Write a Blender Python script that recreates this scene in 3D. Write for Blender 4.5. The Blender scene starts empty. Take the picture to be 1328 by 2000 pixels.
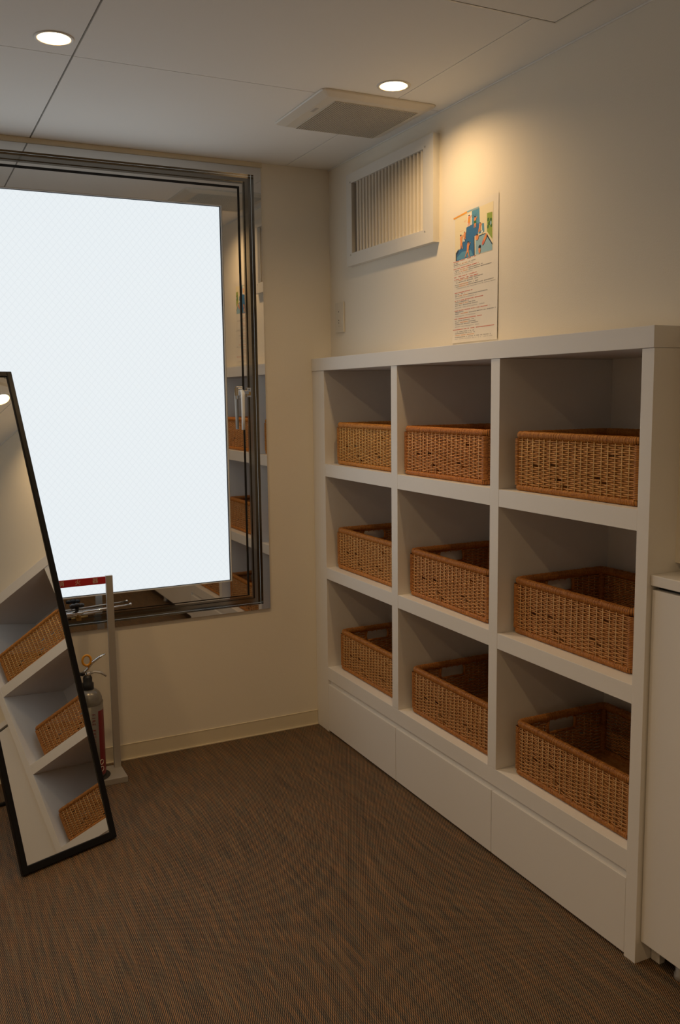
import bpy, bmesh, math, random
from mathutils import Vector, Matrix
random.seed(7)
C = bpy.context.scene.collection
sc = bpy.context.scene
PI = math.pi
H = 2.3

# ---------------------------------------------------------------- camera
def make_camera():
    yaw, pitch, roll = math.radians(26.2225), math.radians(-7.4323), math.radians(-0.7198)
    f = Vector((math.sin(yaw)*math.cos(pitch), math.cos(yaw)*math.cos(pitch), math.sin(pitch)))
    right = Vector((math.cos(yaw), -math.sin(yaw), 0)); up = right.cross(f)
    r2 = right*math.cos(roll)+up*math.sin(roll); u2 = -right*math.sin(roll)+up*math.cos(roll)
    cd = bpy.data.cameras.new('camera'); co = bpy.data.objects.new('camera', cd); C.objects.link(co)
    m = Matrix((( r2.x, u2.x, -f.x, -1.6361), (r2.y, u2.y, -f.y, -3.3871), (r2.z, u2.z, -f.z, 1.4035), (0, 0, 0, 1)))
    co.matrix_world = m
    cd.sensor_fit = 'VERTICAL'; cd.sensor_height = 36; cd.sensor_width = 24
    cd.lens = 1752.3065/2000*36; cd.clip_start = .02
    sc.camera = co
make_camera()

# ---------------------------------------------------------------- world, exposure
w = bpy.data.worlds.new('world'); sc.world = w; w.use_nodes = True
w.node_tree.nodes['Background'].inputs[0].default_value = (.75, .87, 1, 1)
w.node_tree.nodes['Background'].inputs[1].default_value = .6
sc.view_settings.view_transform = 'Standard'; sc.view_settings.look = 'None'
sc.view_settings.exposure = 0; sc.view_settings.gamma = 1; sc.view_settings.use_curve_mapping = False
PANE_RADIANCE = .89
LAMP_WATTS = 3.7
LAMP_COLOR = (1.0, .645, .31)

# ---------------------------------------------------------------- materials
def mat(name, color, rough=.5, metal=0, noise=0, nscale=8, bump=0, bscale=200, spec=.5, coat=0, emit=None, estr=0):
    m = bpy.data.materials.new(name); m.use_nodes = True
    nt = m.node_tree; b = nt.nodes['Principled BSDF']
    b.inputs['Base Color'].default_value = (*color, 1); b.inputs['Roughness'].default_value = rough
    b.inputs['Metallic'].default_value = metal; b.inputs['Specular IOR Level'].default_value = spec
    b.inputs['Coat Weight'].default_value = coat
    if emit: b.inputs['Emission Color'].default_value = (*emit, 1); b.inputs['Emission Strength'].default_value = estr
    tc = nt.nodes.new('ShaderNodeTexCoord')
    if noise:
        n = nt.nodes.new('ShaderNodeTexNoise'); n.inputs['Scale'].default_value = nscale; n.inputs['Detail'].default_value = 5
        nt.links.new(tc.outputs['Object'], n.inputs['Vector'])
        mx = nt.nodes.new('ShaderNodeMix'); mx.data_type = 'RGBA'
        mx.inputs[6].default_value = (*[c*(1-noise) for c in color], 1); mx.inputs[7].default_value = (*[min(1, c*(1+noise)) for c in color], 1)
        nt.links.new(n.outputs['Fac'], mx.inputs[0]); nt.links.new(mx.outputs[2], b.inputs['Base Color'])
    if bump:
        n = nt.nodes.new('ShaderNodeTexNoise'); n.inputs['Scale'].default_value = bscale; n.inputs['Detail'].default_value = 3
        nt.links.new(tc.outputs['Object'], n.inputs['Vector'])
        bp = nt.nodes.new('ShaderNodeBump'); bp.inputs['Strength'].default_value = bump; bp.inputs['Distance'].default_value = .002
        nt.links.new(n.outputs['Fac'], bp.inputs['Height']); nt.links.new(bp.outputs[0], b.inputs['Normal'])
    return m
M = {}
M['wall'] = mat('wall_paint', (.80, .755, .66), .75, noise=.03, nscale=3, bump=.15, bscale=260, spec=.25)
M['ceiling'] = mat('ceiling_paint', (.82, .815, .79), .8, noise=.02, nscale=2, bump=.05, bscale=300, spec=.2)
M['gap'] = mat('dark_joint', (.07, .065, .06), .9)
M['base'] = mat('baseboard_vinyl', (.70, .63, .48), .55, noise=.02)
M['white'] = mat('white_melamine', (.82, .81, .79), .42, noise=.012, nscale=3, bump=.03, bscale=500)
M['edge'] = mat('white_edge_band', (.74, .73, .70), .4)
M['steel'] = mat('polished_steel', (.60, .58, .55), .02, 1, noise=.03, nscale=2)
M['steel_dark'] = mat('steel_track_dark_reflection', (.23, .215, .19), .10, 1, noise=.1, nscale=4)  # darkened steel: the dim room's reflection is put into its colour
M['lever'] = mat('white_lever_reflection', (.86, .89, .90), .25, 0)  # satin white, lightened further to carry the window's reflection
M['chrome'] = mat('chrome', (.75, .75, .74), .12, 1)
M['rubber'] = mat('black_rubber', (.006, .006, .007), .6)
M['bead'] = mat('white_glazing_bead', (.72, .75, .78), .4)
M['black'] = mat('black_frame', (.006, .006, .007), .30, spec=.22)
M['mirror'] = mat('mirror_glass', (.86, .87, .86), .004, 1)
M['alu'] = mat('silver_paint', (.50, .48, .45), .42, .5, bump=.03, bscale=600)
M['red'] = mat('red_sign', (.50, .02, .025), .45, noise=.04)
M['signwhite'] = mat('sign_lettering', (.66, .52, .40), .5)
M['tank'] = mat('grey_tank_lacquer', (.21, .20, .18), .3, .35, coat=.4)
M['tankred'] = mat('dark_red_label', (.20, .018, .025), .4)
M['pin'] = mat('yellow_plastic', (.75, .33, .02), .4)
M['blackplastic'] = mat('black_plastic', (.02, .022, .026), .4, noise=.2, nscale=40)
M['plastic'] = mat('ivory_plastic', (.68, .64, .55), .38)
M['ventplastic'] = mat('vent_plastic', (.67, .63, .55), .35)
M['dark'] = mat('hollow_shade', (.03, .028, .025), .9)  # shade of holes, gaps and recesses, put into the colour
M['grillewhite'] = mat('grille_enamel', (.72, .70, .65), .4)
M['slat'] = mat('slat_enamel', (.78, .74, .66), .5)
M['paper'] = mat('poster_paper', (.78, .74, .66), .5, bump=.1, bscale=30)
M['brass'] = mat('brass', (.5, .35, .14), .3, 1)
M['lens'] = mat('lamp_lens', (.9, .85, .7), .4, emit=(1, .86, .55), estr=9)
M['reflector'] = mat('lamp_reflector', (.85, .74, .48), .3)
M['trim'] = mat('lamp_trim', (.70, .68, .62), .4)

def wicker_mat(name, c1, c2, c3, ns=30, stripe=None):
    m = bpy.data.materials.new(name); m.use_nodes = True; nt = m.node_tree; b = nt.nodes['Principled BSDF']
    b.inputs['Roughness'].default_value = .48; b.inputs['Specular IOR Level'].default_value = .4
    tc = nt.nodes.new('ShaderNodeTexCoord'); oi = nt.nodes.new('ShaderNodeObjectInfo')
    n = nt.nodes.new('ShaderNodeTexNoise'); n.inputs['Scale'].default_value = ns; n.inputs['Detail'].default_value = 6; n.inputs['Roughness'].default_value = .75
    ad = nt.nodes.new('ShaderNodeVectorMath'); ad.operation = 'ADD'
    mul = nt.nodes.new('ShaderNodeVectorMath'); mul.operation = 'MULTIPLY'; mul.inputs[1].default_value = stripe or (1, 1, 4)
    nt.links.new(tc.outputs['Object'], mul.inputs[0]); nt.links.new(mul.outputs[0], ad.inputs[0])
    nt.links.new(oi.outputs['Random'], ad.inputs[1]); nt.links.new(ad.outputs[0], n.inputs['Vector'])
    cr = nt.nodes.new('ShaderNodeValToRGB'); e = cr.color_ramp.elements
    e[0].position = .30; e[0].color = (*c1, 1); e[1].position = .70; e[1].color = (*c3, 1)
    k = e.new(.5); k.color = (*c2, 1)
    nt.links.new(n.outputs['Fac'], cr.inputs[0])
    mx = nt.nodes.new('ShaderNodeMix'); mx.data_type = 'RGBA'; mx.blend_type = 'MULTIPLY'; mx.inputs[0].default_value = 1
    nt.links.new(cr.outputs[0], mx.inputs[6]); nt.links.new(oi.outputs['Color'], mx.inputs[7])
    nt.links.new(mx.outputs[2], b.inputs['Base Color'])
    return m
M['cane'] = wicker_mat('wrapped_cane', (.27, .095, .018), (.51, .215, .044), (.63, .32, .08), 60)
M['cane_gap'] = wicker_mat('cane_groove_shade', (.10, .035, .008), (.15, .055, .012), (.22, .09, .02), 60)  # darker cane between turns: groove dirt and shade put into the colour
M['weave'] = wicker_mat('woven_rattan', (.36, .15, .042), (.60, .30, .10), (.76, .46, .20), 70, (1, 1, 2.5))
M['stake'] = wicker_mat('rattan_stakes', (.56, .34, .14), (.72, .50, .25), (.82, .62, .36), 40, (1, 1, .5))

def floor_mat():
    m = bpy.data.materials.new('woven_vinyl_floor'); m.use_nodes = True; nt = m.node_tree; b = nt.nodes['Principled BSDF']
    N = nt.nodes.new; L = nt.links.new
    geo = N('ShaderNodeNewGeometry')
    rot = N('ShaderNodeVectorRotate'); rot.rotation_type = 'Z_AXIS'; rot.inputs['Angle'].default_value = math.radians(27)
    L(geo.outputs['Position'], rot.inputs['Vector'])
    sx = N('ShaderNodeSeparateXYZ'); L(rot.outputs[0], sx.inputs[0])
    sw = N('ShaderNodeSeparateXYZ'); L(geo.outputs['Position'], sw.inputs[0])
    def math_(op, a, b_=None, c=None):
        n = N('ShaderNodeMath'); n.operation = op
        for i, v in enumerate((a, b_, c)):
            if v is None: continue
            if isinstance(v, (int, float)): n.inputs[i].default_value = v
            else: L(v, n.inputs[i])
        return n.outputs[0]
    def noise(vec, scale, detail=4, rough=.6):
        n = N('ShaderNodeTexNoise'); n.inputs['Scale'].default_value = scale; n.inputs['Detail'].default_value = detail; n.inputs['Roughness'].default_value = rough
        L(vec, n.inputs['Vector']); return n.outputs['Fac']
    def scl(v):
        n = N('ShaderNodeVectorMath'); n.operation = 'MULTIPLY'; n.inputs[1].default_value = v; L(geo.outputs['Position'], n.inputs[0]); return n.outputs[0]
    P = .0050
    wob = math_('MULTIPLY', noise(scl((1, 1, 1)), 45, 2), .35)
    ph = math_('ADD', math_('DIVIDE', sx.outputs[0], P), wob)
    rib = math_('MULTIPLY_ADD', math_('SINE', math_('MULTIPLY', ph, 2*PI)), .5, .5)
    # stitches along each yarn (world X rows)
    st = math_('MULTIPLY_ADD', math_('SINE', math_('MULTIPLY', math_('DIVIDE', sw.outputs[0], .0046), 2*PI)), .5, .5)
    h = math_('ADD', math_('MULTIPLY', rib, .68), math_('MULTIPLY', st, .32))
    streak = noise(scl((260, 5, 1)), 1, 4, .7)
    streak2 = noise(scl((70, 3, 1)), 1, 3, .6)
    fine = noise(scl((600, 160, 1)), 1, 3, .7)
    cr = N('ShaderNodeValToRGB'); e = cr.color_ramp.elements
    e[0].position = .22; e[0].color = (.012, .012, .013, 1); e[1].position = .88; e[1].color = (.31, .195, .10, 1)
    k = e.new(.5); k.color = (.115, .072, .041, 1)
    s = math_('MULTIPLY_ADD', math_('SUBTRACT', streak, .5), 1.0, h)
    s = math_('MULTIPLY_ADD', math_('SUBTRACT', streak2, .5), .45, s)
    s = math_('MULTIPLY_ADD', math_('SUBTRACT', fine, .5), .7, s)
    L(s, cr.inputs[0])
    # hue drift: greyish / rusty yarns
    mx = N('ShaderNodeMix'); mx.data_type = 'RGBA'; mx.blend_type = 'MULTIPLY'; mx.inputs[0].default_value = 1
    cr2 = N('ShaderNodeValToRGB'); e2 = cr2.color_ramp.elements
    e2[0].position = .38; e2[0].color = (.78, .90, 1.0, 1); e2[1].position = .62; e2[1].color = (1.15, 1.0, .84, 1)
    L(noise(scl((90, 12, 1)), 1, 3, .6), cr2.inputs[0])
    L(cr.outputs[0], mx.inputs[6]); L(cr2.outputs[0], mx.inputs[7]); L(mx.outputs[2], b.inputs['Base Color'])
    bp = N('ShaderNodeBump'); bp.inputs['Strength'].default_value = .6; bp.inputs['Distance'].default_value = .0015
    L(s, bp.inputs['Height']); L(bp.outputs[0], b.inputs['Normal'])
    b.inputs['Roughness'].default_value = .62; b.inputs['Specular IOR Level'].default_value = .35
    return m
M['floor'] = floor_mat()

def pane_mat():
    # frosted wired glass lit evenly by daylight behind it; the wire lattice inside takes a little light away
    m = bpy.data.materials.new('frosted_wired_glass'); m.use_nodes = True; nt = m.node_tree; b = nt.nodes['Principled BSDF']
    N = nt.nodes.new; L = nt.links.new
    geo = N('ShaderNodeNewGeometry'); s = N('ShaderNodeSeparateXYZ'); L(geo.outputs['Position'], s.inputs[0])
    def math_(op, a, b_=None, c=None):
        n = N('ShaderNodeMath'); n.operation = op
        for i, v in enumerate((a, b_, c)):
            if v is None: continue
            if isinstance(v, (int, float)): n.inputs[i].default_value = v
            else: L(v, n.inputs[i])
        return n.outputs[0]
    outs = []
    for sg in (1, -1):
        t = math_('MULTIPLY_ADD', s.outputs[2], sg*.85, s.outputs[0])
        fr = math_('FRACT', math_('DIVIDE', t, .025))
        outs.append(math_('COMPARE', fr, .5, .05))
    wire = math_('MAXIMUM', outs[0], outs[1])
    mx = N('ShaderNodeMix'); mx.data_type = 'RGBA'; L(wire, mx.inputs[0])
    mx.inputs[6].default_value = (.90, .965, 1, 1); mx.inputs[7].default_value = (.845, .91, .95, 1)
    L(mx.outputs[2], b.inputs['Emission Color']); b.inputs['Emission Strength'].default_value = PANE_RADIANCE
    b.inputs['Base Color'].default_value = (.05, .05, .05, 1); b.inputs['Roughness'].default_value = .55
    return m
M['pane'] = pane_mat()

# ---------------------------------------------------------------- helpers
class MB:
    """collects shapes in one bmesh, builds ONE mesh object"""
    def __init__(s): s.bm = bmesh.new(); s.mats = []; s.mi = 0; s.smooth = False
    def use(s, m):
        if m not in s.mats: s.mats.append(m)
        s.mi = s.mats.index(m); return s
    def _face(s, vs, smooth=False):
        try: f = s.bm.faces.new(vs)
        except ValueError: return None
        f.material_index = s.mi; f.smooth = smooth; return f
    def box(s, x0, x1, y0, y1, z0, z1, bevel=0, seg=2):
        x0, x1 = min(x0, x1), max(x0, x1); y0, y1 = min(y0, y1), max(y0, y1); z0, z1 = min(z0, z1), max(z0, z1)
        v = [s.bm.verts.new(p) for p in ((x0,y0,z0),(x1,y0,z0),(x1,y1,z0),(x0,y1,z0),(x0,y0,z1),(x1,y0,z1),(x1,y1,z1),(x0,y1,z1))]
        fs = [s._face([v[i] for i in q]) for q in ((0,3,2,1),(4,5,6,7),(0,1,5,4),(1,2,6,5),(2,3,7,6),(3,0,4,7))]
        if bevel:
            es = list({e for f in fs for e in f.edges})
            bmesh.ops.bevel(s.bm, geom=es, offset=bevel, segments=seg, profile=.6, affect='EDGES', clamp_overlap=True, material=s.mi)
        return s
    def rings(s, rings, closed=True, cap=True, smooth=True):
        """rings: list of lists of points; skins them"""
        R = [[s.bm.verts.new(p) for p in r] for r in rings]; n = len(R[0])
        for a, b in zip(R[:-1], R[1:]):
            for i in range(n if closed else n-1):
                j = (i+1) % n; s._face([a[i], a[j], b[j], b[i]], smooth)
        if cap and closed: s._face(R[0][::-1]); s._face(R[-1])
        return s
    def loop_rings(s, rings, smooth=True):
        R = [[s.bm.verts.new(p) for p in r] for r in rings]; n = len(R[0]); m = len(R)
        for k in range(m):
            a = R[k]; b = R[(k+1) % m]
            for i in range(n):
                j = (i+1) % n; s._face([a[i], a[j], b[j], b[i]], smooth)
        return s
    def tube(s, pts, r, n=8, cap=True, smooth=True, flat=1.0):
        pts = [Vector(p) for p in pts]; rr = r if isinstance(r, (list, tuple)) else [r]*len(pts)
        rings = []; prev = None
        for i, p in enumerate(pts):
            t = (pts[min(i+1, len(pts)-1)]-pts[max(i-1, 0)]).normalized()
            if prev is None:
                a = Vector((0, 0, 1)) if abs(t.z) < .9 else Vector((1, 0, 0)); u = t.cross(a).normalized()
            else: u = (prev-t*prev.dot(t)).normalized()
            prev = u; v = t.cross(u)
            rings.append([p+u*(math.cos(2*PI*k/n)*rr[i])+v*(math.sin(2*PI*k/n)*rr[i]*flat) for k in range(n)])
        return s.rings(rings, cap=cap, smooth=smooth)
    def lathe(s, prof, cx=0, cy=0, n=40, smooth=True, cap=True):
        return s.rings([[(cx+r*math.cos(2*PI*k/n), cy+r*math.sin(2*PI*k/n), z) for k in range(n)] for r, z in prof], cap=cap, smooth=smooth)
    def poly(s, pts, depth=None):
        """flat polygon, optionally extruded by vector depth"""
        a = [s.bm.verts.new(p) for p in pts]; s._face(a)
        if depth is not None:
            d = Vector(depth); b = [s.bm.verts.new(Vector(p)+d) for p in pts]; s._face(b[::-1]); n = len(a)
            for i in range(n): j = (i+1) % n; s._face([a[j], a[i], b[i], b[j]])
        return s
    def build(s, name, m=None, parent=None, kind=None, label=None, mw=None, loc=None):
        me = bpy.data.meshes.new(name); bmesh.ops.recalc_face_normals(s.bm, faces=s.bm.faces); s.bm.to_mesh(me); s.bm.free()
        for q in (s.mats or [m]): me.materials.append(q)
        if loc is not None: me.transform(Matrix.Translation(-Vector(loc)))
        o = bpy.data.objects.new(name, me); C.objects.link(o)
        if loc is not None: o.location = loc
        if parent: o.parent = parent
        if kind: o['kind'] = kind
        if label: o['label'] = label
        return o
def bx(name, m, x0, x1, y0, y1, z0, z1, parent=None, bevel=0, kind=None, label=None):
    """box whose origin is its own centre; under a thing whose Empty sits at its base"""
    c = Vector(((x0+x1)/2, (y0+y1)/2, (z0+z1)/2)); hx, hy, hz = abs(x1-x0)/2, abs(y1-y0)/2, abs(z1-z0)/2
    o = MB().box(-hx, hx, -hy, hy, -hz, hz, bevel).build(name, m, parent, kind, label)
    o.location = c-(parent.location if parent else Vector((0, 0, 0))); return o
def rrect(cx, cy, r, step):
    """points round a rounded rectangle (half sizes cx, cy), with outward normals and arc length"""
    pts = []
    segs = [((cx, -cy+r), (cx, cy-r), (1, 0)), None, ((cx-r, cy), (-cx+r, cy), (0, 1)), None, ((-cx, cy-r), (-cx, -cy+r), (-1, 0)), None, ((-cx+r, -cy), (cx-r, -cy), (0, -1)), None]
    arcs = {1: ((cx-r, cy-r), 0), 3: ((-cx+r, cy-r), 90), 5: ((-cx+r, -cy+r), 180), 7: ((cx-r, -cy+r), 270)}
    for i, sg in enumerate(segs):
        if sg:
            a, b, nn = sg; L = math.hypot(b[0]-a[0], b[1]-a[1]); n = max(1, round(L/step)) if step < .01 else 1
            for k in range(n): pts.append((a[0]+(b[0]-a[0])*k/n, a[1]+(b[1]-a[1])*k/n, *nn))
        else:
            c, a0 = arcs[i]; n = max(3, round(r*PI/2/step))
            for k in range(n):
                a = math.radians(a0+90*k/n); pts.append((c[0]+r*math.cos(a), c[1]+r*math.sin(a), math.cos(a), math.sin(a)))
    return pts
def thing(name, label, cat, loc=(0, 0, 0), group=None):
    o = bpy.data.objects.new(name, None); C.objects.link(o); o.location = loc; o.empty_display_size = .1
    o['label'] = label; o['category'] = cat
    if group: o['group'] = group
    return o
def setting(name):
    o = bpy.data.objects.new(name, None); C.objects.link(o); o['kind'] = 'structure'; return o
def text_mesh(txt, size, name, m, parent, mw, extrude=.0004):
    cu = bpy.data.curves.new(name, 'FONT'); cu.body = txt; cu.size = size; cu.extrude = extrude; cu.align_x = 'CENTER'; cu.align_y = 'CENTER'
    cu.resolution_u = 3
    t = bpy.data.objects.new('tmp', cu); C.objects.link(t)
    dg = bpy.context.evaluated_depsgraph_get(); me = bpy.data.meshes.new_from_object(t.evaluated_get(dg))
    bpy.data.objects.remove(t); bpy.data.curves.remove(cu)
    me.materials.clear(); me.materials.append(m)
    o = bpy.data.objects.new(name, me); C.objects.link(o); o.parent = parent; o.matrix_local = mw; return o

# ---------------------------------------------------------------- fitted dimensions
D = -.0879; A0 = .0881
Y = [.1122, .6544, .6965, 1.2387, 1.2807, 1.8229, 1.8605]      # bay / post positions, measured from the window wall
ZT, TB = 1.5508, .05
LV = [(1.1279, 1.0773), (.7016, .6547), (.2807, .2267)]
XB = .33; XL, YB = -3.3, -5.6

# ---------------------------------------------------------------- room shell
bx('floor', M['floor'], XL-.1, .5, YB-.1, .12, -.06, 0, kind='structure')
ceil = bx('ceiling', M['gap'], XL-.1, .5, YB-.1, .12, H+.09, H+.15, kind='structure')
lamps = [(-.258, -.980), (-1.212, -.936), (-2.166, -.936), (-1.212, -2.85), (-2.166, -2.85), (-1.212, -4.76), (-2.166, -4.76)]  # rows farther from the window are unseen fill lamps, added for brightness
holes = lamps
def ceiling_panel(x0, x1, y0, y1):
    g = .0013; x0 += .0028 if abs(x0+1.148) < .01 else g; x1 -= .0028 if abs(x1+1.148) < .01 else g; y0 += g; y1 -= g; t = .010
    bm = bmesh.new(); R = .0405
    def loop(pts):
        vs = [bm.verts.new(p) for p in pts]; return [bm.edges.new((vs[i], vs[(i+1) % len(vs)])) for i in range(len(vs))]
    es = loop([(x0, y0, H), (x1, y0, H), (x1, y1, H), (x0, y1, H)])
    for hx, hy in holes:
        if x0 < hx < x1 and y0 < hy < y1: es += loop([(hx+R*math.cos(2*PI*k/32), hy+R*math.sin(2*PI*k/32), H) for k in range(32)])
    bmesh.ops.triangle_fill(bm, use_beauty=True, use_dissolve=False, edges=es)
    r = bmesh.ops.extrude_face_region(bm, geom=bm.faces[:])
    for v in r['geom']:
        if isinstance(v, bmesh.types.BMVert): v.co.z += t
    bmesh.ops.recalc_face_normals(bm, faces=bm.faces)
    me = bpy.data.meshes.new('ceiling_panel'); bm.to_mesh(me); bm.free(); me.materials.append(M['ceiling'])
    o = bpy.data.objects.new('ceiling_panel', me); C.objects.link(o); o.parent = ceil; o.matrix_parent_inverse = Matrix.Translation(-ceil.location)
xs = [XL, -2.108, -1.148, -.1885, .05]; ys = [.0, -.832, -1.79, -2.75, -3.71, -4.67, YB]
for i in range(len(xs)-1):
    for j in range(len(ys)-1):
        ceiling_panel(xs[i], xs[i+1], ys[j+1], ys[j])
# back (window) wall with the opening
WX0, WX1, WZ0, WZ1 = -3.10, -.31, .548, 2.27
wb = MB()
wb.box(XL-.1, WX0, 0, .1, 0, H+.09).box(WX1, .5, 0, .1, 0, H+.09).box(WX0, WX1, 0, .1, 0, WZ0).box(WX0, WX1, 0, .1, WZ1, H+.09)
wb.build('wall_back', M['wall'], kind='structure')
wr = MB()
wr.box(0, .5, 0, -Y[6], ZT+.0005, H+.09)
wr.box(.0, .5, -Y[6], YB, 1.0, H+.09)
wr.box(XB+.03, .5, 0, YB, 0, ZT+.0005)
wr.build('wall_right', M['wall'], kind='structure')
bx('wall_left', M['wall'], XL-.1, XL, YB, 0, 0, H+.09, kind='structure')
bx('wall_front', M['wall'], XL-.1, .5, YB-.1, YB, 0, H+.09, kind='structure')
# baseboard with a fine raised top lip
bb = MB(); bb.box(XL, D, 0, -.004, 0, .0615, .0008, 1).box(XL, D, 0, -.0050, .0600, .0627, .0006, 1)
bb.box(XL, D, -.003, -.010, 0, .0035)
bb.build('baseboard_back', M['base'], kind='structure')
bx('baseboard_left', M['base'], XL, XL+.006, YB, 0, 0, .0627, kind='structure')
# slim shadow-gap trims where ceiling meets the walls
tr = MB(); tr.box(-.005, 0, 0, YB, H-.004, H, .001, 1)
tr.build('trim_1', M['ceiling'], kind='structure')
tr = MB(); tr.box(XL, WX1+.02, 0, -.006, 2.281, H, .001, 1)
tr.build('trim_2', M['base'], kind='structure')

# ---------------------------------------------------------------- window
win = setting('window_1')
def ring_bars(name, m, xr0, xr1, zt0, zt1, zb0, zb1, y0, y1, bevel=.0006, cx=-1.71, dx=0):
    """four bars of a frame: outer/inner x on the right, top outer/inner, bottom outer/inner; left side mirrored"""
    L0, L1 = 2*cx-xr0+dx, 2*cx-xr1+dx; xr0 += dx; xr1 += dx
    for a, b, c, d in [(xr0, xr1, zb0, zt0), (L0, L1, zb0, zt0), (L1, xr1, zt0, zt1), (L1, xr1, zb0, zb1)]:
        bx(name, m, a, b, y0, y1, c, d, win, bevel)
ring_bars('casing_bar', M['steel'], -.2975, -.3275, 2.2795, 2.251, .5345, .5567, .02, -.009, .0002)
ring_bars('track_bar', M['steel_dark'], -.3275, -.3700, 2.251, 2.2165, .5567, .5905, .032, .022, 0)
ring_bars('track_ridge', M['steel_dark'], -.3480, -.3560, 2.2345, 2.2285, .573, .578, .024, .014, 0)
for q in (0, -1.315):  # the second sash is out of view, added to bring in more daylight
    ring_bars('sash_lip', M['steel'], -.3700, -.3814, 2.2165, 2.2070, .5905, .5945, .024, .006, 0, cx=-1.04, dx=q)
    ring_bars('gasket', M['rubber'], -.3815, -.3925, 2.2070, 2.1965, .5945, .5994, .024, .008, 0, cx=-1.04, dx=q)
    ring_bars('sash_bar', M['steel'], -.3925, -.4565, 2.1965, 2.1290, .5994, .6630, .030, 0, cx=-1.04, dx=q)
    ring_bars('glazing_bead', M['bead'], -.4567, -.4615, 2.1290, 2.1255, .6628, .6662, .02, .001, 0, cx=-1.04, dx=q)
    ring_bars('glass_seal', M['rubber'], -.4615, -.4640, 2.1257, 2.1240, .6662, .6682, .02, .004, 0, cx=-1.04, dx=q)
    bx('glass_pane', M['pane'], 2*-1.04+.4635+q, -.4635+q, .010, .016, .6675, 2.1245, win)
# cam handle on the right stile
hd = MB(); hd.use(M['chrome']); hd.box(-.420, -.392, 0, -.005, 1.392, 1.442, .0015).box(-.418, -.398, -.005, -.020, 1.406, 1.436, .002)
hp = hd.build('handle_plate', None, win)
lv = MB(); pts = [(-.406, -.020, 1.425), (-.405, -.030, 1.423), (-.4045, -.037, 1.415), (-.4045, -.038, 1.395), (-.4045, -.037, 1.340), (-.4045, -.034, 1.272)]
lv.tube(pts, [.006, .0075, .0085, .008, .0072, .0065], 12)
lv.build('handle_lever', M['lever'], win)
lt = MB(); lt.box(-.398, -.370, -.004, -.013, 1.411, 1.425, .001); lt.build('latch_tongue', M['chrome'], win)
kp = MB(); kp.use(M['chrome']); kp.box(-.374, -.366, .024, -.002, 1.400, 1.436, .001).box(-.374, -.3545, .006, .002, 1.400, 1.436, .001)
kp.use(M['rubber']); kp.box(-.3655, -.362, .0015, .0018, 1.427, 1.431); kp.use(M['brass']); kp.box(-.372, -.358, .0015, -.004, 1.406, 1.421, .001)
kp.build('latch_keeper', None, win)
# telescopic stay along the bottom rail with its black clamp knob
st = MB(); st.tube([(-1.19, -.032, .6095), (-1.02, -.032, .6145), (-.878, -.030, .6220)], .0040, 10)
st.tube([(-.882, -.030, .6215), (-.874, -.030, .6224)], .0068, 10)
st.tube([(-1.21, -.032, .605), (-1.055, -.032, .6125)], .0062, 12)
st.tube([(-1.22, -.026, .5965), (-.985, -.026, .6075)], .0045, 10)
st.build('stay_rod', M['chrome'], win)
kb = MB(); kb.tube([(-1.078, -.030, .618), (-1.078, -.036, .628), (-1.078, -.040, .634)], .007, 10)
for a in range(3):
    c = Vector((-1.078+.016*(a-1), -.041, .641+.002*(a % 2))); kb.tube([c+Vector((-.010, 0, 0)), c+Vector((0, 0, .001)), c+Vector((.010, 0, 0))], [.006, .009, .006], 10)
kb.build('clamp_knob', M['blackplastic'], win)
br = MB(); br.tube([(-1.095, -.010, .588), (-1.035, -.010, .5905)], .005, 8); br.box(-1.082, -1.062, .0, -.030, .581, .602, .002); br.tube([(-1.073, -.028, .592), (-1.073, -.032, .612)], .004, 8)
br.build('stay_bracket', M['brass'], win)

# ---------------------------------------------------------------- ceiling downlights
def downlight(x, y, label, group=None, power=1):
    t = thing('downlight', label, 'ceiling light', (x, y, H), group)
    m = MB(); m.lathe([(.0385, .002), (.0385, -.001), (.045, -.0032), (.0495, -.0015), (.0500, 0), (.0500, .001)], n=48, cap=False); m.build('trim_ring', M['trim'], t)
    m = MB(); m.lathe([(.0390, .0005), (.0370, .014), (.0355, .019)], n=48, cap=False); m.build('reflector', M['reflector'], t)
    m = MB(); m.lathe([(.0345, .019), (.0345, .0150), (.030, .0125), (.015, .0112), (.002, .0110)], n=40); m.build('lens', M['lens'], t)
    ld = bpy.data.lights.new('lamp_light', 'AREA'); ld.shape = 'DISK'; ld.size = .060; ld.energy = LAMP_WATTS*power; ld.color = LAMP_COLOR; ld.spread = math.radians(150)
    lo = bpy.data.objects.new('lamp_light', ld); C.objects.link(lo); lo.location = (0, 0, .0105); lo.parent = t
    return t
downlight(*lamps[0], 'round glowing downlight beside the ceiling vent, near the right wall', power=.78)
downlight(*lamps[1], 'round glowing downlight at the upper left of the ceiling, above the window')
downlight(*lamps[2], 'round glowing downlight outside the frame, left of the window')
downlight(*lamps[3], 'unseen downlight added as fill just above the camera, nearer the right wall')  # from here on: unseen lamps added to lift the room's brightness
downlight(*lamps[4], 'unseen downlight added as fill just above the camera, nearer the left wall')
downlight(*lamps[5], 'unseen downlight added as fill far behind the camera, nearer the right wall')
downlight(*lamps[6], 'unseen downlight added as fill far behind the camera, nearer the left wall')

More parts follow.
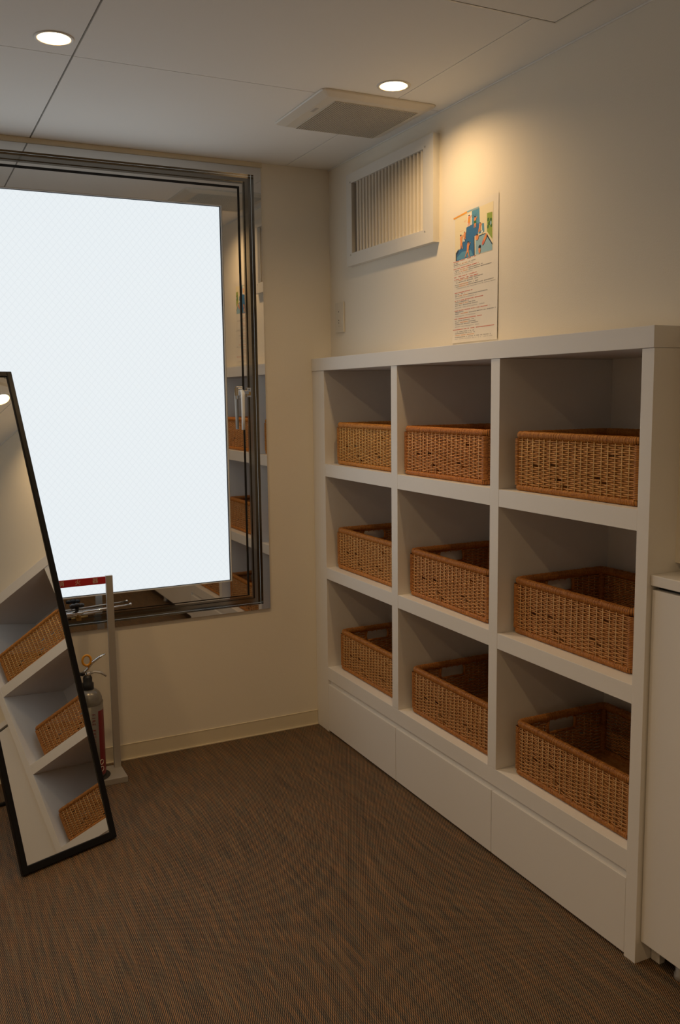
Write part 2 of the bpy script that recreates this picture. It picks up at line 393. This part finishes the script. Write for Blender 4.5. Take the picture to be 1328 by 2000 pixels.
# ---------------------------------------------------------------- ceiling vent
t = thing('ceiling_vent', 'square ivory ceiling vent cover with a fine square mesh grille', 'vent', (-.2435, -.693, H))
VT = -.015
def rsq(hx, hy, r, z): return [(x, y, z) for x, y, _, _ in rrect(hx, hy, r, .02)]
m = MB(); m.rings([rsq(.199, .193, .020, .002), rsq(.199, .193, .020, -.003), rsq(.196, .190, .020, -.006), rsq(.172, .168, .010, VT+.001), rsq(.168, .164, .008, VT)], smooth=False); m.build('cover', M['ventplastic'], t)
gx0, gx1, gy0, gy1 = -.1325, .1575, -.137, .163
MB().box(gx0, gx1, gy0, gy1, VT-.0006, VT+.001).build('grille_shade_plate', M['dark'], t)  # dark plate stands in for the shade behind the mesh
m = MB(); n = 34
for i in range(n+1):
    x = gx0+(gx1-gx0)*i/n; m.box(x-.0009, x+.0009, gy0, gy1, VT-.0024, VT-.0004)
for i in range(n+1):
    y = gy0+(gy1-gy0)*i/n; m.box(gx0, gx1, y-.0009, y+.0009, VT-.0022, VT-.0002)
m.build('mesh_grille', M['ventplastic'], t, kind='stuff')
m = MB(); m.box(-.160, -.148, -.055, -.015, VT-.0008, VT+.0004, .0003, 1); m.build('nameplate', M['alu'], t)

# access hatch
t = thing('ceiling_hatch', 'square ceiling access hatch with a thin metal rim, top right', 'hatch', (-.345, -1.76, H))
for nm, a in (('rim_bar', (-.226, .226, .221, .226)), ('rim_bar', (-.226, .226, -.226, -.221)), ('rim_bar', (.221, .226, -.221, .221)), ('rim_bar', (-.226, -.221, -.221, .221))):
    MB().box(a[0], a[1], a[2], a[3], -.0022, .001).build(nm, M['trim'], t)
MB().box(-.2205, .2205, -.2205, .2205, -.0006, .001).build('dark_groove', M['gap'], t)
MB().box(-.2185, .2185, -.2185, .2185, -.0016, .001).build('hatch_panel', M['ceiling'], t)

# ---------------------------------------------------------------- wall grille
t = thing('wall_grille', 'white framed return-air grille with upright slats, high on the right wall', 'vent', (0, -.514, 2.065))
y0, y1, z0, z1 = -.311, .311, -.170, .170; a0, a1, b0, b1 = -.248, .268, -.124, .134
fr = MB(); T = -.024
fr.box(T, 0, y0, y1, b1, z1).box(T, 0, y0, y1, z0, b0).box(T, 0, y0, a0, b0, b1).box(T, 0, a1, y1, b0, b1)
fr.build('grille_frame', M['grillewhite'], t)
MB().box(-.0008, 0, a0, a1, b0, b1).build('hollow_shade_sheet', M['dark'], t)  # flat dark sheet painted as the shade behind the slats
sm = None; n = 20
for i in range(n):
    y = a0+.004+(a1-a0-.030)*(i+.5)/n
    if sm is None:
        k = MB(); ca, sa = math.cos(math.radians(-26)), math.sin(math.radians(-26))
        pr = [(-.0095, 0), (-.0086, -.0016), (-.004, -.0030), (.003, -.0022), (.0095, -.0004), (.0095, .0006), (.002, .0002), (-.004, .0004), (-.0086, .0012)]
        k.rings([[(-.0115+p*ca-q*sa, p*sa+q*ca, z) for p, q in pr] for z in (b0, b1)], smooth=False)
        o = k.build('slat', M['slat'], t); sm = o.data
    else:
        o = bpy.data.objects.new('slat', sm); C.objects.link(o); o.parent = t
    o.location = (0, y, 0)
for yy in (a0-.012, a1+.010):
    for zz in (b0-.006, b1+.004):
        k = MB(); k.tube([(T+.0002, yy, zz), (T-.0012, yy, zz)], .0032, 10); k.build('screw', M['alu'], t)

# ---------------------------------------------------------------- outlet plate
t = thing('wall_outlet', 'ivory wall outlet plate near the corner, above the shelf', 'outlet', (0, -.097, 1.712))
MB().box(-.0085, 0, -.036, .036, -.060, .060, .0025, 3).build('cover_plate', M['plastic'], t)
MB().box(-.0100, -.008, -.012, .012, -.036, .036, .0008, 1).build('socket_insert', M['plastic'], t)
for zz in (.022, -.012, -.022):
    k = MB(); k.tube([(-.0098, .000, zz), (-.0104, .000, zz)], .0026, 8); k.build('socket_hole', M['dark'], t)

# ---------------------------------------------------------------- poster
t = thing('poster', 'tall white paper poster with a blue and orange bath picture above printed lines', 'poster', (0, -.908, 1.972))
def col(n, c): return mat(n, c, .55)
PC = dict(orange=col('print_orange', (.80, .36, .04)), skin=col('print_skin', (.80, .30, .10)), blue=col('print_blue', (.035, .16, .36)), mid=col('print_mid_blue', (.10, .30, .46)),
          light=col('print_light_blue', (.28, .46, .56)), navy=col('print_navy', (.02, .04, .07)), cream=col('print_cream', (.80, .72, .50)), green=col('print_green', (.28, .38, .06)), dgreen=col('print_dark_green', (.06, .16, .03)),
          red=col('print_red', (.68, .17, .10)), text=col('print_grey', (.32, .31, .30)), lgrey=col('print_light_grey', (.56, .54, .50)), otext=col('print_orange_text', (.78, .38, .16)), white=col('print_white', (.82, .82, .78)), black=col('print_black', (.02, .02, .02)))
W_, H_ = .2415, .408
def lift(u, v):   # the sheet curls off the wall at its right edge and lower corners
    return .0012+.007*max(0, (u/W_-.90)/.1)**2*.3*min(1, v/H_)+.004*max(0, (v/H_-.92)/.08)**2*(1-u/W_)
def P3(u, v, e=0): return (-lift(u, v)-e, -u, -v+u/W_*.0055*(1-v/H_)*3)
sh = MB(); NU, NV = 24, 30
for sgn, off in ((1, 0), (-1, -.0003)):
    g = [[sh.bm.verts.new(P3(W_*i/NU, H_*j/NV, -.0 if sgn == 1 else -.0004)) for i in range(NU+1)] for j in range(NV+1)]
    for j in range(NV):
        for i in range(NU): sh._face([g[j][i], g[j][i+1], g[j+1][i+1], g[j+1][i]], True)
sh.build('paper_sheet', M['paper'], t)
pic = MB()
lay = [0]
def pp(m, pts, vo=.012):
    lay[0] += 1; pic.use(PC[m]); pic.poly([P3(u, v+vo-.0055*3*0, .0003+lay[0]*.00002) for u, v in pts])
def ell(m, cx, cy, rx, ry, rot=0, n=12):
    pp(m, [(cx+rx*math.cos(a)*math.cos(rot)-ry*math.sin(a)*math.sin(rot), cy+rx*math.cos(a)*math.sin(rot)+ry*math.sin(a)*math.cos(rot)) for a in [2*PI*k/n for k in range(n)]])
pp('cream', [(.012, .006), (.215, .006), (.215, .138), (.012, .138)])
pp('white', [(.0789, .0126), (.1018, .011), (.1032, .048), (.0782, .0495)])
pp('mid', [(.1038, .0079), (.1435, .0079), (.1461, .0519), (.1042, .0481)])
pp('blue', [(.0751, .0501), (.1053, .0472), (.1441, .0515), (.1403, .0748), (.1344, .0829), (.1191, .085), (.1198, .1405), (.0167, .1405), (.0166, .1197), (.0382, .1075), (.0574, .0869), (.0711, .075)])
pp('mid', [(.025, .139), (.0166, .1405), (.0166, .133), (.05, .118), (.10, .121), (.112, .139)])
pp('navy', [(.0167, .1405), (.0165, .1161), (.0328, .1055), (.0329, .1138), (.0221, .124), (.0222, .1407)])
pp('mid', [(.1582, .0562), (.1681, .0568), (.1705, .082), (.1404, .0827), (.1403, .0748), (.1584, .0755)])
pp('cream', [(.1181, .0849), (.1745, .0849), (.1824, .0895), (.2132, .1235), (.2125, .1423), (.1198, .1415)])
pp('navy', [(.115, .086), (.119, .0855), (.121, .1410), (.116, .1408)])
pp('light', [(.1242, .087), (.1805, .0903), (.2113, .1265), (.2116, .1416), (.1249, .1399)])
pp('navy', [(.1745, .0883), (.1824, .0895), (.2132, .1246), (.2113, .1276)])
pp('navy', [(.1425, .0876), (.1745, .0871), (.1755, .0895), (.1436, .0907)])
pp('green', [(.1836, .0326), (.2098, .0351), (.2111, .1109), (.1843, .0842)])
for a, b, c in ((.190, .052, .005), (.203, .056, .006), (.195, .064, .006), (.206, .072, .005), (.189, .072, .005)): ell('dgreen', a, b, c, c)
ell('light', .203, .064, .004, .006)
pp('orange', [(.0025, .0058), (.0777, .002), (.0778, .0075), (.0048, .0105)])
pp('light', [(.0777, .002), (.1414, .0035), (.1415, .0070), (.0799, .0064)])
def fig(x0, y0, x1, y1, wd=.010, legs=False, hair='black', cloth=None):
    h = math.hypot(x1-x0, y1-y0); ax = math.atan2(y1-y0, x1-x0)-PI/2
    def q(s, t_): return (x0+(x1-x0)*s-math.cos(ax)*0+t_*math.cos(ax), y0+(y1-y0)*s+t_*math.sin(ax))
    pp('skin', [q(.12, -wd*.25), q(.12, wd*.25), q(.25, wd*.5), q(.55, wd*.42), q(.7, wd*.5), q(.7, -wd*.5), q(.5, -wd*.38), q(.25, -wd*.5)])
    if cloth: pp(cloth, [q(.38, -wd*.5), q(.38, wd*.5), q(.66, wd*.62), q(.66, -wd*.62)])
    sp = wd*(.9 if legs else .35)
    pp('skin', [q(.62, -wd*.45), q(.62, 0), q(1, -sp+.001), q(1, -sp-.0025)]); pp('skin', [q(.62, 0), q(.62, wd*.45), q(1, sp+.0025), q(1, sp-.001)])
    pp('skin', [q(.24, wd*.4), q(.30, wd*.55), q(.12, wd*1.0), q(.06, wd*.85)])
    c = q(.09, 0); ell('skin', c[0], c[1], wd*.30, h*.08); ell(hair, c[0]-.0006, c[1]-h*.045, wd*.32, h*.055)
fig(.0904, .0158, .0887, .049, .013, cloth='orange'); fig(.1215, .0271, .1219, .0603, .011, cloth='dgreen'); fig(.1501, .0514, .1444, .0777, .010)
fig(.0454, .0651, .049, .1091, .012); fig(.0656, .0602, .0659, .0835, .010, cloth='skin'); fig(.087, .0927, .0812, .1395, .012, legs=True)
ell('skin', .1335, .0905, .0085, .009); ell('black', .1345, .0835, .004, .003)
ell('skin', .1740, .1030, .017, .0058, 2.25); ell('red', .166, .112, .008, .0055, 2.2); ell('skin', .147, .130, .0055, .010); ell('black', .148, .1205, .0045, .0065, 1.2)
pp('white', [(.062, .084), (.068, .084), (.067, .090), (.062, .090)]); pp('white', [(.156, .078), (.164, .077), (.165, .083), (.157, .084)])
rnd = random.Random(3)
def dashes(bm_, m, u0, u1, v, hh, vo):
    bm_.use(PC[m]); u = u0
    while u < u1:
        wd = rnd.uniform(.0012, .0052); 
        if rnd.random() < .84:
            bm_.poly([P3(u, v+vo, .0004), P3(min(u+wd, u1), v+vo, .0004), P3(min(u+wd, u1), v+vo+hh, .0004), P3(u, v+vo+hh, .0004)])
        u += wd+rnd.uniform(.0005, .0014)
for v, u0, u1 in ((.026, .105, .128), (.022, .108, .130), (.114, .165, .200), (.118, .170, .195), (.096, .146, .168), (.028, .062, .076), (.031, .064, .074), (.054, .040, .060)):
    dashes(pic, 'navy' if u0 > .1 else 'otext', u0, u1, v, .0012, .012)
pic.build('printed_picture', None, t)
rows = [(0.0044, 0.1479, 0.1265,'r'),(0.0044, 0.1529, 0.03,'k'),(0.0044, 0.1579, 0.1242,'ko'),(0.0058, 0.1630, 0.112,'g'),(0.0058, 0.1700, 0.1438,'r'),(0.0099, 0.1758, 0.1632,'ko'),(0.0099, 0.1815, 0.214,'ko'),(.01,.187,.11,'g'),(0.01, 0.1959, 0.132,'r'),(0.0114, 0.2032, 0.1418,'r'),(0.0114, 0.2075, 0.1636,'ko'),(0.0115, 0.2133, 0.1395,'k'),(0.0115, 0.2205, 0.1396,'ko'),(0.0115, 0.2262, 0.232,'ko'),(0.0116, 0.232, 0.2321,'g'),(0.013, 0.2451, 0.1104,'r'),(.013,.250,.07,'k'),(0.0131, 0.2554, 0.1881,'ko'),(0.0131, 0.2617, 0.1304,'g'),(0.0119, 0.2695, 0.1669,'r'),(.0133,.274,.09,'k'),(0.0133, 0.2793, 0.1257,'ko'),(0.0133, 0.2848, 0.138,'k'),(0.0134, 0.2917, 0.1768,'g'),(0.0121, 0.3006, 0.2006,'r'),(.0135,.305,.06,'k'),(0.0135, 0.3105, 0.2333,'ko'),(0.0136, 0.3178, 0.1261,'g'),(0.0123, 0.3259, 0.1605,'r'),(0.0137, 0.3322, 0.1239,'k'),(.0137,.338,.128,'ko'),(0.0137, 0.3435, 0.1461,'k'),(0.0138, 0.3507, 0.1462,'g'),(0.0035, 0.3594, 0.2365,'r'),(0.0139, 0.3666, 0.1218,'k'),(0.014, 0.3719, 0.1244,'k'),(0.014, 0.3778, 0.12,'o'),(.014,.3835,.2066,'k'),(0.0141, 0.3890, 0.2161,'g')]
tx = MB()
for u0, v, u1, c in rows:
    hh = .0021; vo = .006
    if c == 'r': dashes(tx, 'red', u0-.002, u1, v, hh, vo)
    elif c == 'k': dashes(tx, 'text', u0, u1, v, hh, vo)
    elif c == 'o': dashes(tx, 'otext', u0, u1, v, hh, vo)
    elif c == 'g': dashes(tx, 'lgrey', u0, u1, v, hh, vo)
    else: dashes(tx, 'text', u0, .034, v, hh, vo); dashes(tx, 'otext', .036, min(u1, .085), v, hh, vo); dashes(tx, 'text', .088, u1, v, hh, vo)
tx.build('printed_text', None, t)

# ---------------------------------------------------------------- shelf unit
t = thing('shelf_unit', 'white three-by-three open shelf unit with drawers beneath, against the right wall', 'shelf', (D, -Y[6]/2, 0))
def sb(name, m, x0, x1, s0, s1, z0, z1, bev=.0008, label=None): return bx(name, m, x0, x1, -s1, -s0, z0, z1, t, bev, label=label)
sb('top_board', M['white'], D-.002, XB, .0005, Y[6], ZT-TB, ZT, .0012)
sb('filler_panel', M['white'], D+.001, D+.020, .0005, A0, .0, ZT-TB-.0006)
sb('end_panel', M['white'], D, XB, A0+.0006, Y[0], 0, ZT-TB-.0006)
sb('end_panel', M['white'], D, XB, Y[5], Y[6], 0, ZT-TB-.0006)
sb('divider', M['white'], D, XB, Y[1], Y[2], LV[2][0], ZT-TB-.0006)
sb('divider', M['white'], D, XB, Y[3], Y[4], LV[2][0], ZT-TB-.0006)
for k in (0, 1):
    for a, b in ((0, 1), (2, 3), (4, 5)): sb('shelf_board', M['white'], D+.0004, XB, Y[a]+.0003, Y[b]-.0003, LV[k][1], LV[k][0])
sb('base_board', M['white'], D+.0003, XB, Y[0]+.0003, Y[5]-.0003, LV[2][1], LV[2][0]-.0003)
sb('back_panel', M['white'], XB, XB+.006, A0, Y[6], 0, ZT-TB, 0)
m2, m4 = (Y[1]+Y[2])/2, (Y[3]+Y[4])/2
sb('finger_pull_board', M['white'], D+.0105, D+.025, Y[0]+.0005, Y[5]-.0005, .150, LV[2][1]-.0003)
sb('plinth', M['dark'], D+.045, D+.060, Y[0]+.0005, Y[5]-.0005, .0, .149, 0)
for a, b in ((Y[0], m2), (m2, m4), (m4, Y[5])): sb('drawer_front', M['white'], D+.0002, D+.0100, a+.0012, b-.0012, .0075, .2068, .0012)

# ---------------------------------------------------------------- low cabinet on the right
t = thing('low_cabinet', 'low white cabinet with plain doors and a white worktop, beside the shelf unit', 'cabinet', (-.05, -2.6, 0))
yC0, yC1 = -Y[6]-.0015, -3.3
bx('worktop', M['white'], -.078, XB+.02, yC1, yC0, .953, .978, t, .0015)
bx('carcass', M['white'], -.045, XB+.02, yC1, yC0-.001, .085, .9525, t, 0)
for k in range(2):
    a = yC0-.0015-k*.715; bx('door', M['white'], -.0735, -.0535, a-.713, a, .0575, .9425, t, .0015)
bx('gap_shade_strip', M['dark'], -.052, -.046, yC1, yC0-.002, .9425, .9528, t, 0)  # dark strip painted as the shade in the gap under the worktop
bx('plinth_board', M['white'], -.036, -.018, yC0-.028, yC0-.001, 0, .0850, t, .0005)
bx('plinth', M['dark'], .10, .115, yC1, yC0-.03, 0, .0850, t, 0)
for yy in (-1.955, -2.62, -3.22):
    k = MB(); k.lathe([(.016, 0), (.018, .002), (.018, .012), (.015, .016), (.015, .085)], n=20); o = k.build('cabinet_foot', M['alu'], t); o.location = Vector((-.030, yy, 0))-t.location

# ---------------------------------------------------------------- wicker baskets
BX, BY, BH = .345, .476, .168
def wrapped_ring(name, cx, cy, r, zc, hw, hh, parent, seed=0, ns=10):
    """a core wound with cane: every turn swells, the gap between two turns is a dark groove"""
    rr = random.Random(seed); m = MB(); ps = rrect(cx, cy, r, .00105); n = len(ps)-len(ps) % 4; rings = []; g0 = 1
    for i in range(n):
        x, y, nx, ny = ps[i]
        if i % 4 == 0: g0 = .96+rr.random()*.09
        g = g0*(.91, 1.0, 1.0, .91)[i % 4]
        rings.append([m.bm.verts.new((x+nx*hw*g*math.cos(2*PI*q/ns), y+ny*hw*g*math.cos(2*PI*q/ns), zc+hh*g*math.sin(2*PI*q/ns))) for q in range(ns)])
    for i in range(n):
        a, b = rings[i], rings[(i+1) % n]; m.use(M['cane_gap'] if i % 4 == 3 else M['cane'])
        for q in range(ns): m._face([a[q], a[(q+1) % ns], b[(q+1) % ns], b[q]], True)
    return m.build(name, None, parent)
def wrapped_post(x, y, z0, z1, r, parent):
    m = MB(); n = int((z1-z0)/.00105); n -= n % 4; rr = random.Random(int(x*1000)); rings = []; g0 = 1
    for i in range(n+1):
        if i % 4 == 0: g0 = .97+.06*rr.random()
        z = z0+(z1-z0)*i/n; g = r*g0*((.91, 1.0, 1.0, .91)[i % 4])
        rings.append([m.bm.verts.new((x+g*math.cos(2*PI*q/10), y+g*math.sin(2*PI*q/10), z)) for q in range(10)])
    for i in range(n):
        a, b = rings[i], rings[i+1]; m.use(M['cane_gap'] if i % 4 == 3 else M['cane'])
        for q in range(10): m._face([a[q], a[(q+1) % 10], b[(q+1) % 10], b[q]], True)
    return m.build('corner_post', None, parent)
def weave_side(name, p0, p1, nrm, parent, hole=False, seed=0):
    """woven panel between two corner posts: real strands over and under the stakes"""
    rr = random.Random(seed)
    m = MB(); p0 = Vector(p0); p1 = Vector(p1); d = p1-p0; L = d.length; d.normalize(); nv = Vector(nrm)
    ns = round((L-.044)/.0240); sp = (L-.044)/ns; rows = 24; za, zb = .0185, .1465; pitch = (zb-za)/rows
    jit = [0]+[rr.uniform(-.0022, .0022) for _ in range(ns-1)]+[0]
    stk = [.022+i*sp+jit[i] for i in range(ns+1)]
    for r in range(rows):
        z = za+pitch*(r+.5)
        amp = .0020; ks = [0.0]+[v for i in range(ns+1) for v in ([stk[i]] if i == ns else [stk[i], stk[i]+sp*.25, stk[i]+sp*.5, stk[i]+sp*.75])]+[L]
        runs = [(0, L)]
        if hole and .104 < z < .140: runs = [(0, L/2-.048), (L/2+.048, L)]
        elif rr.random() < .25:
            c = rr.choice(stk[2:-3]); runs = [(0, c), (c+sp, L)]
        for a, b in runs:
            pts = []
            for s in ks:
                if s < a-1e-6 or s > b+1e-6: continue
                if s < stk[0]-1e-6 or s > stk[-1]+1e-6: off = 0
                else:
                    q = min(range(ns+1), key=lambda i: abs(stk[i]-s)); u = (s-stk[q])/sp
                    off = amp*math.cos(PI*u)*(1 if (q+r) % 2 else -1)
                pts.append((s, off))
            if len(pts) < 2: continue
            hh = pitch*.47*(.9+.2*rr.random()); tw = .0012; rings = []
            for s, off in pts:
                c = p0+d*s+nv*off; zz = z+rr.uniform(-.0005, .0005)
                rings.append([(c.x-nv.x*tw, c.y-nv.y*tw, zz), (c.x, c.y, zz+hh), (c.x+nv.x*tw, c.y+nv.y*tw, zz), (c.x, c.y, zz-hh)])
            m.rings(rings, cap=False, smooth=True)
    m.build(name, M['weave'], parent, kind='stuff')
    k = MB()
    for s in stk:
        c = p0+d*s
        zs = [(.014, .154)]
        if hole and abs(s-L/2) < .045: zs = [(.014, .108), (.138, .154)]
        for a, b in zs: q = c+nv*.0012; k.tube([(q.x, q.y, a), (q.x+nv.x*.0005, q.y, (a+b)/2), (q.x, q.y, b)], .0017, 6)
    return k, stk
def make_basket():
    t = thing('wicker_basket', 'x', 'basket', (0, 0, 0), 'wicker baskets on the shelf unit')
    hx, hy = BX/2, BY/2
    wrapped_ring('rim', hx-.010, hy-.010, .014, BH-.0115, .0105, .0115, t, 1)
    wrapped_ring('base_rim', hx-.009, hy-.009, .010, .0090, .0090, .0092, t, 2)
    for sx in (-1, 1):
        for sy in (-1, 1): wrapped_post(sx*(hx-.0105), sy*(hy-.0105), .016, BH-.020, .0105, t)
    o = .0055; SK = MB()
    sides = [((-hx+o, -hy+.012), (-hx+o, hy-.012), (-1, 0, 0), False), ((hx-o, -hy+.012), (hx-o, hy-.012), (1, 0, 0), False),
             ((-hx+.012, -hy+o), (hx-.012, -hy+o), (0, -1, 0), True), ((-hx+.012, hy-o), (hx-.012, hy-o), (0, 1, 0), True)]
    for i, (a, b, nn, hole) in enumerate(sides):
        k, stk = weave_side('woven_side', (*a, 0), (*b, 0), nn, t, hole, 10+i)
        k.build('stakes', M['stake'], t, kind='stuff')
        if hole:
            q = MB(); y = a[1]
            for s in (-1, 1): q.tube([(s*.050, y, .104), (s*.053, y, .122), (s*.050, y, .142)], .0045, 8)
            q.tube([(-.05, y, .104), (.05, y, .104)], .0038, 8); q.build('handle_binding', M['cane'], t)
    f = MB()
    for i in range(24):
        x = -hx+.014+(BX-.028)*(i+.5)/24; f.box(x-.0055, x+.0055, -hy+.012, hy-.012, .004, .0075)
    for i in range(12):
        y = -hy+.03+(BY-.06)*i/11; f.box(-hx+.012, hx-.012, y-.003, y+.003, .0028, .0045)
    f.build('base_slats', M['weave'], t, kind='stuff')
    return t
def copy_tree(o, parent=None):
    c = o.copy(); C.objects.link(c); c.parent = parent
    for ch in list(o.children): copy_tree(ch, c)
    return c
spots = [   # row, front X, left edge distance from the window wall, tint, label
    (0, -.062, .160, (1.12, 1.10, .90), -.5, 'pale straw wicker basket, top row of the bay nearest the window'),
    (0, -.066, .7005, (1.06, .92, .84), .3, 'orange-brown wicker basket, top row of the middle bay'),
    (0, -.062, 1.316, (1.0, .96, .82), .6, 'wicker basket in the top row of the bay nearest the low cabinet'),
    (1, -.050, .132, (1.04, .98, .88), .4, 'light brown wicker basket, middle row of the bay nearest the window'),
    (1, -.052, .711, (.98, .88, .82), -.4, 'wicker basket in the centre of the shelf unit, middle row and middle bay'),
    (1, -.040, 1.2895, (.94, .86, .80), .5, 'wicker basket in the middle row of the bay nearest the low cabinet'),
    (2, -.050, .152, (.96, .90, .80), .3, 'wicker basket in the bottom row of the bay nearest the window'),
    (2, -.054, .728, (.90, .82, .74), .2, 'dark brown wicker basket, bottom row of the middle bay'),
    (2, -.056, 1.326, (.88, .82, .76), -.2, 'dark brown wicker basket, bottom row of the bay nearest the low cabinet'),
]
first = make_basket()
for i, (r, fx, s0, tint, rz, lab) in enumerate(spots):
    b = first if i == 0 else copy_tree(first)
    b.location = (fx+BX/2, -(s0+BY/2), LV[r][0]+.0004); b.rotation_euler.z = math.radians(rz); b['label'] = lab
    for ch in b.children: ch.color = (*tint, 1)

# ---------------------------------------------------------------- leaning mirror
nrm = Vector((.32928, -.88415, .33145)).normalized(); ex = Vector((.88415, .32928, 0)).normalized(); up = nrm.cross(ex)
MW, ML = .3205, 1.58
orig = Vector(((-1.3864-1.0863)/2, (-.7355-.6233)/2, .006))
t = thing('standing_mirror', 'tall narrow mirror in a black frame, leaning back at the left', 'mirror', (0, 0, 0))
R3 = Matrix((ex, up, nrm)).transposed().to_4x4(); R3.translation = orig; t.matrix_world = R3
FW, FD = .019, .018
def frame_bar(x0, x1, y0, y1): 
    m = MB(); m.box(x0, x1, y0, y1, -FD, 0, .003, 3); m.build('frame_bar', M['black'], t)
frame_bar(-MW/2, -MW/2+FW, 0, ML); frame_bar(MW/2-FW, MW/2, 0, ML)
frame_bar(-MW/2+FW-.003, MW/2-FW+.003, 0, FW+.004); frame_bar(-MW/2+FW-.003, MW/2-FW+.003, ML-FW, ML)
m = MB(); m.box(-MW/2+FW-.004, MW/2-FW+.004, FW-.002, ML-FW+.004, -.010, -.006); m.build('mirror_glass', M['mirror'], t)
m = MB(); m.box(-MW/2+.008, MW/2-.008, .008, ML-.008, -.0165, -.0105); m.build('backing_board', M['blackplastic'], t)
# hinged rear prop that carries the lean
inv = R3.inverted(); foot_c = orig+Vector((-.349, .937, 0)).normalized()*.50; foot_c.z = .007
for s in (-1, 1):
    a = Vector((s*.035, 1.15, -.020)); b = inv @ (foot_c+ex*s*.10)
    m = MB(); m.tube([a, b], .0065, 8); m.build('prop_leg', M['black'], t)
m = MB(); m.tube([inv @ (foot_c+ex*-.10), inv @ (foot_c+ex*.10)], .0065, 8); m.build('prop_crossbar', M['black'], t)

# ---------------------------------------------------------------- extinguisher stand and extinguisher
CX = -1.080
t = thing('extinguisher_stand', 'silver upright stand with a red sign across its top, behind the mirror', 'stand', (CX, -.145, 0))
k = MB(); k.box(-.125, .125, -.065, .062, 0, .022, .0015); k.build('base_plate', M['alu'], t)
for s in (-1, 1):
    k = MB(); k.box(s*.098, s*.123, .033, .047, .022, .757, .001); k.build('post', M['alu'], t)
k = MB(); k.box(-.0975, .0975, .035, .038, .7285, .7555, .0005, 1); sg = k.build('sign_board', M['red'], t)
face = Matrix(((1, 0, 0, 0), (0, 0, -1, 0), (0, 1, 0, 0), (0, 0, 0, 1)))    # text upright, facing -Y
for ch, dx in (('消', -.060), ('火', -.002), ('器', .060)):
    mm = Matrix.Translation((dx, .0346, .742)) @ face
    text_mesh(ch, .0215, 'sign_character', M['signwhite'], sg, mm)
k = MB(); k.lathe([(.060, .0222), (.062, .0235), (.060, .0245), (.058, .0228)], .012, -.003, n=40, cap=True); k.build('seat_ring', M['dark'], t)

t = thing('fire_extinguisher', 'grey fire extinguisher with black neck and yellow pin, between the stand posts', 'fire extinguisher', (-1.0715, -.148, .0245))
k = MB(); R_ = .0500
k.lathe([(.040, 0), (.047, .003), (R_, .012), (R_, .275), (R_-.0015, .276), (R_-.001, .280), (.0475, .298), (.041, .314), (.030, .326), (.018, .331), (.014, .332)], n=44)
k.build('tank', M['tank'], t)
k = MB(); k.lathe([(.0505, .278), (.0512, .280), (.0505, .282)], n=44, cap=False); k.build('shoulder_seam', M['tank'], t)
lab = MB(); n = 20; rings = []
for i in range(n+1):
    a = math.radians(-62+86*i/n); rings.append([((R_+.0004)*math.cos(a), (R_+.0004)*math.sin(a), z) for z in (.012, .255)])
lab.rings(rings, closed=False, cap=False); lab.build('red_label', M['tankred'], t)
def on_tank(txt, size, ang, z, rot, m, name='label_lettering'):
    a = math.radians(ang); nn = Vector((math.cos(a), math.sin(a), 0)); tx_ = Vector((-math.sin(a), math.cos(a), 0)); uz = Vector((0, 0, 1))
    B = Matrix((tx_, uz, nn)).transposed().to_4x4() @ Matrix.Rotation(math.radians(rot), 4, 'Z'); B.translation = nn*(R_+.0006)+uz*z
    return text_mesh(txt, size, name, m, t, B, .0002)
for i, ch in enumerate('FIRE EXTINGUISHER'):
    if ch != ' ': on_tank(ch, .0165, -84, .246-.0118*i, -90, M['tankred'])
for z in (.062, .036):
    a = math.radians(-56); nn = Vector((math.cos(a), math.sin(a), 0)); tx_ = Vector((-math.sin(a), math.cos(a), 0)); c = nn*(R_+.0012)+Vector((0, 0, z))
    k = MB(); k.tube([c+tx_*.008*math.cos(2*PI*q/16)+Vector((0, 0, .009*math.sin(2*PI*q/16))) for q in range(17)], .0012, 5, cap=False); k.build('label_ring_mark', M['paper'], t)
k = MB(); k.lathe([(.012, .328), (.021, .330), (.021, .352), (.016, .356), (.0165, .372), (.012, .382)], n=24); k.build('valve_neck', M['blackplastic'], t)
k = MB(); k.lathe([(.011, .380), (.013, .384), (.013, .392), (.006, .396)], n=20); k.build('valve_head', M['chrome'], t)
k = MB(); k.tube([(-.018, -.002, .392), (.000, -.002, .405), (.020, -.003, .428), (.045, -.004, .444), (.066, -.005, .453)], [.008, .009, .0085, .0078, .006], 10, flat=.6); k.build('upper_lever', M['chrome'], t)
k = MB(); k.tube([(.002, -.002, .386), (.025, -.003, .392), (.048, -.004, .385), (.066, -.005, .370)], [.0075, .0078, .0072, .0055], 10, flat=.6); k.build('lower_lever', M['alu'], t)
k = MB(); c = Vector((-.002, -.010, .440)); k.tube([c+Vector((.015*math.cos(2*PI*q/18), -.002, .019*math.sin(2*PI*q/18))) for q in range(19)], .0042, 8, cap=False)
k.tube([c+Vector((.004, 0, -.019)), c+Vector((.006, .004, -.036))], .003, 6); k.build('safety_pin', M['pin'], t)
k = MB(); k.tube([(-.014, -.002, .386), (-.040, -.004, .395), (-.060, -.004, .370), (-.064, -.004, .300), (-.060, -.004, .140), (-.058, -.004, .070)], [.006, .008, .008, .008, .008, .010], 10); k.build('hose', M['blackplastic'], t)
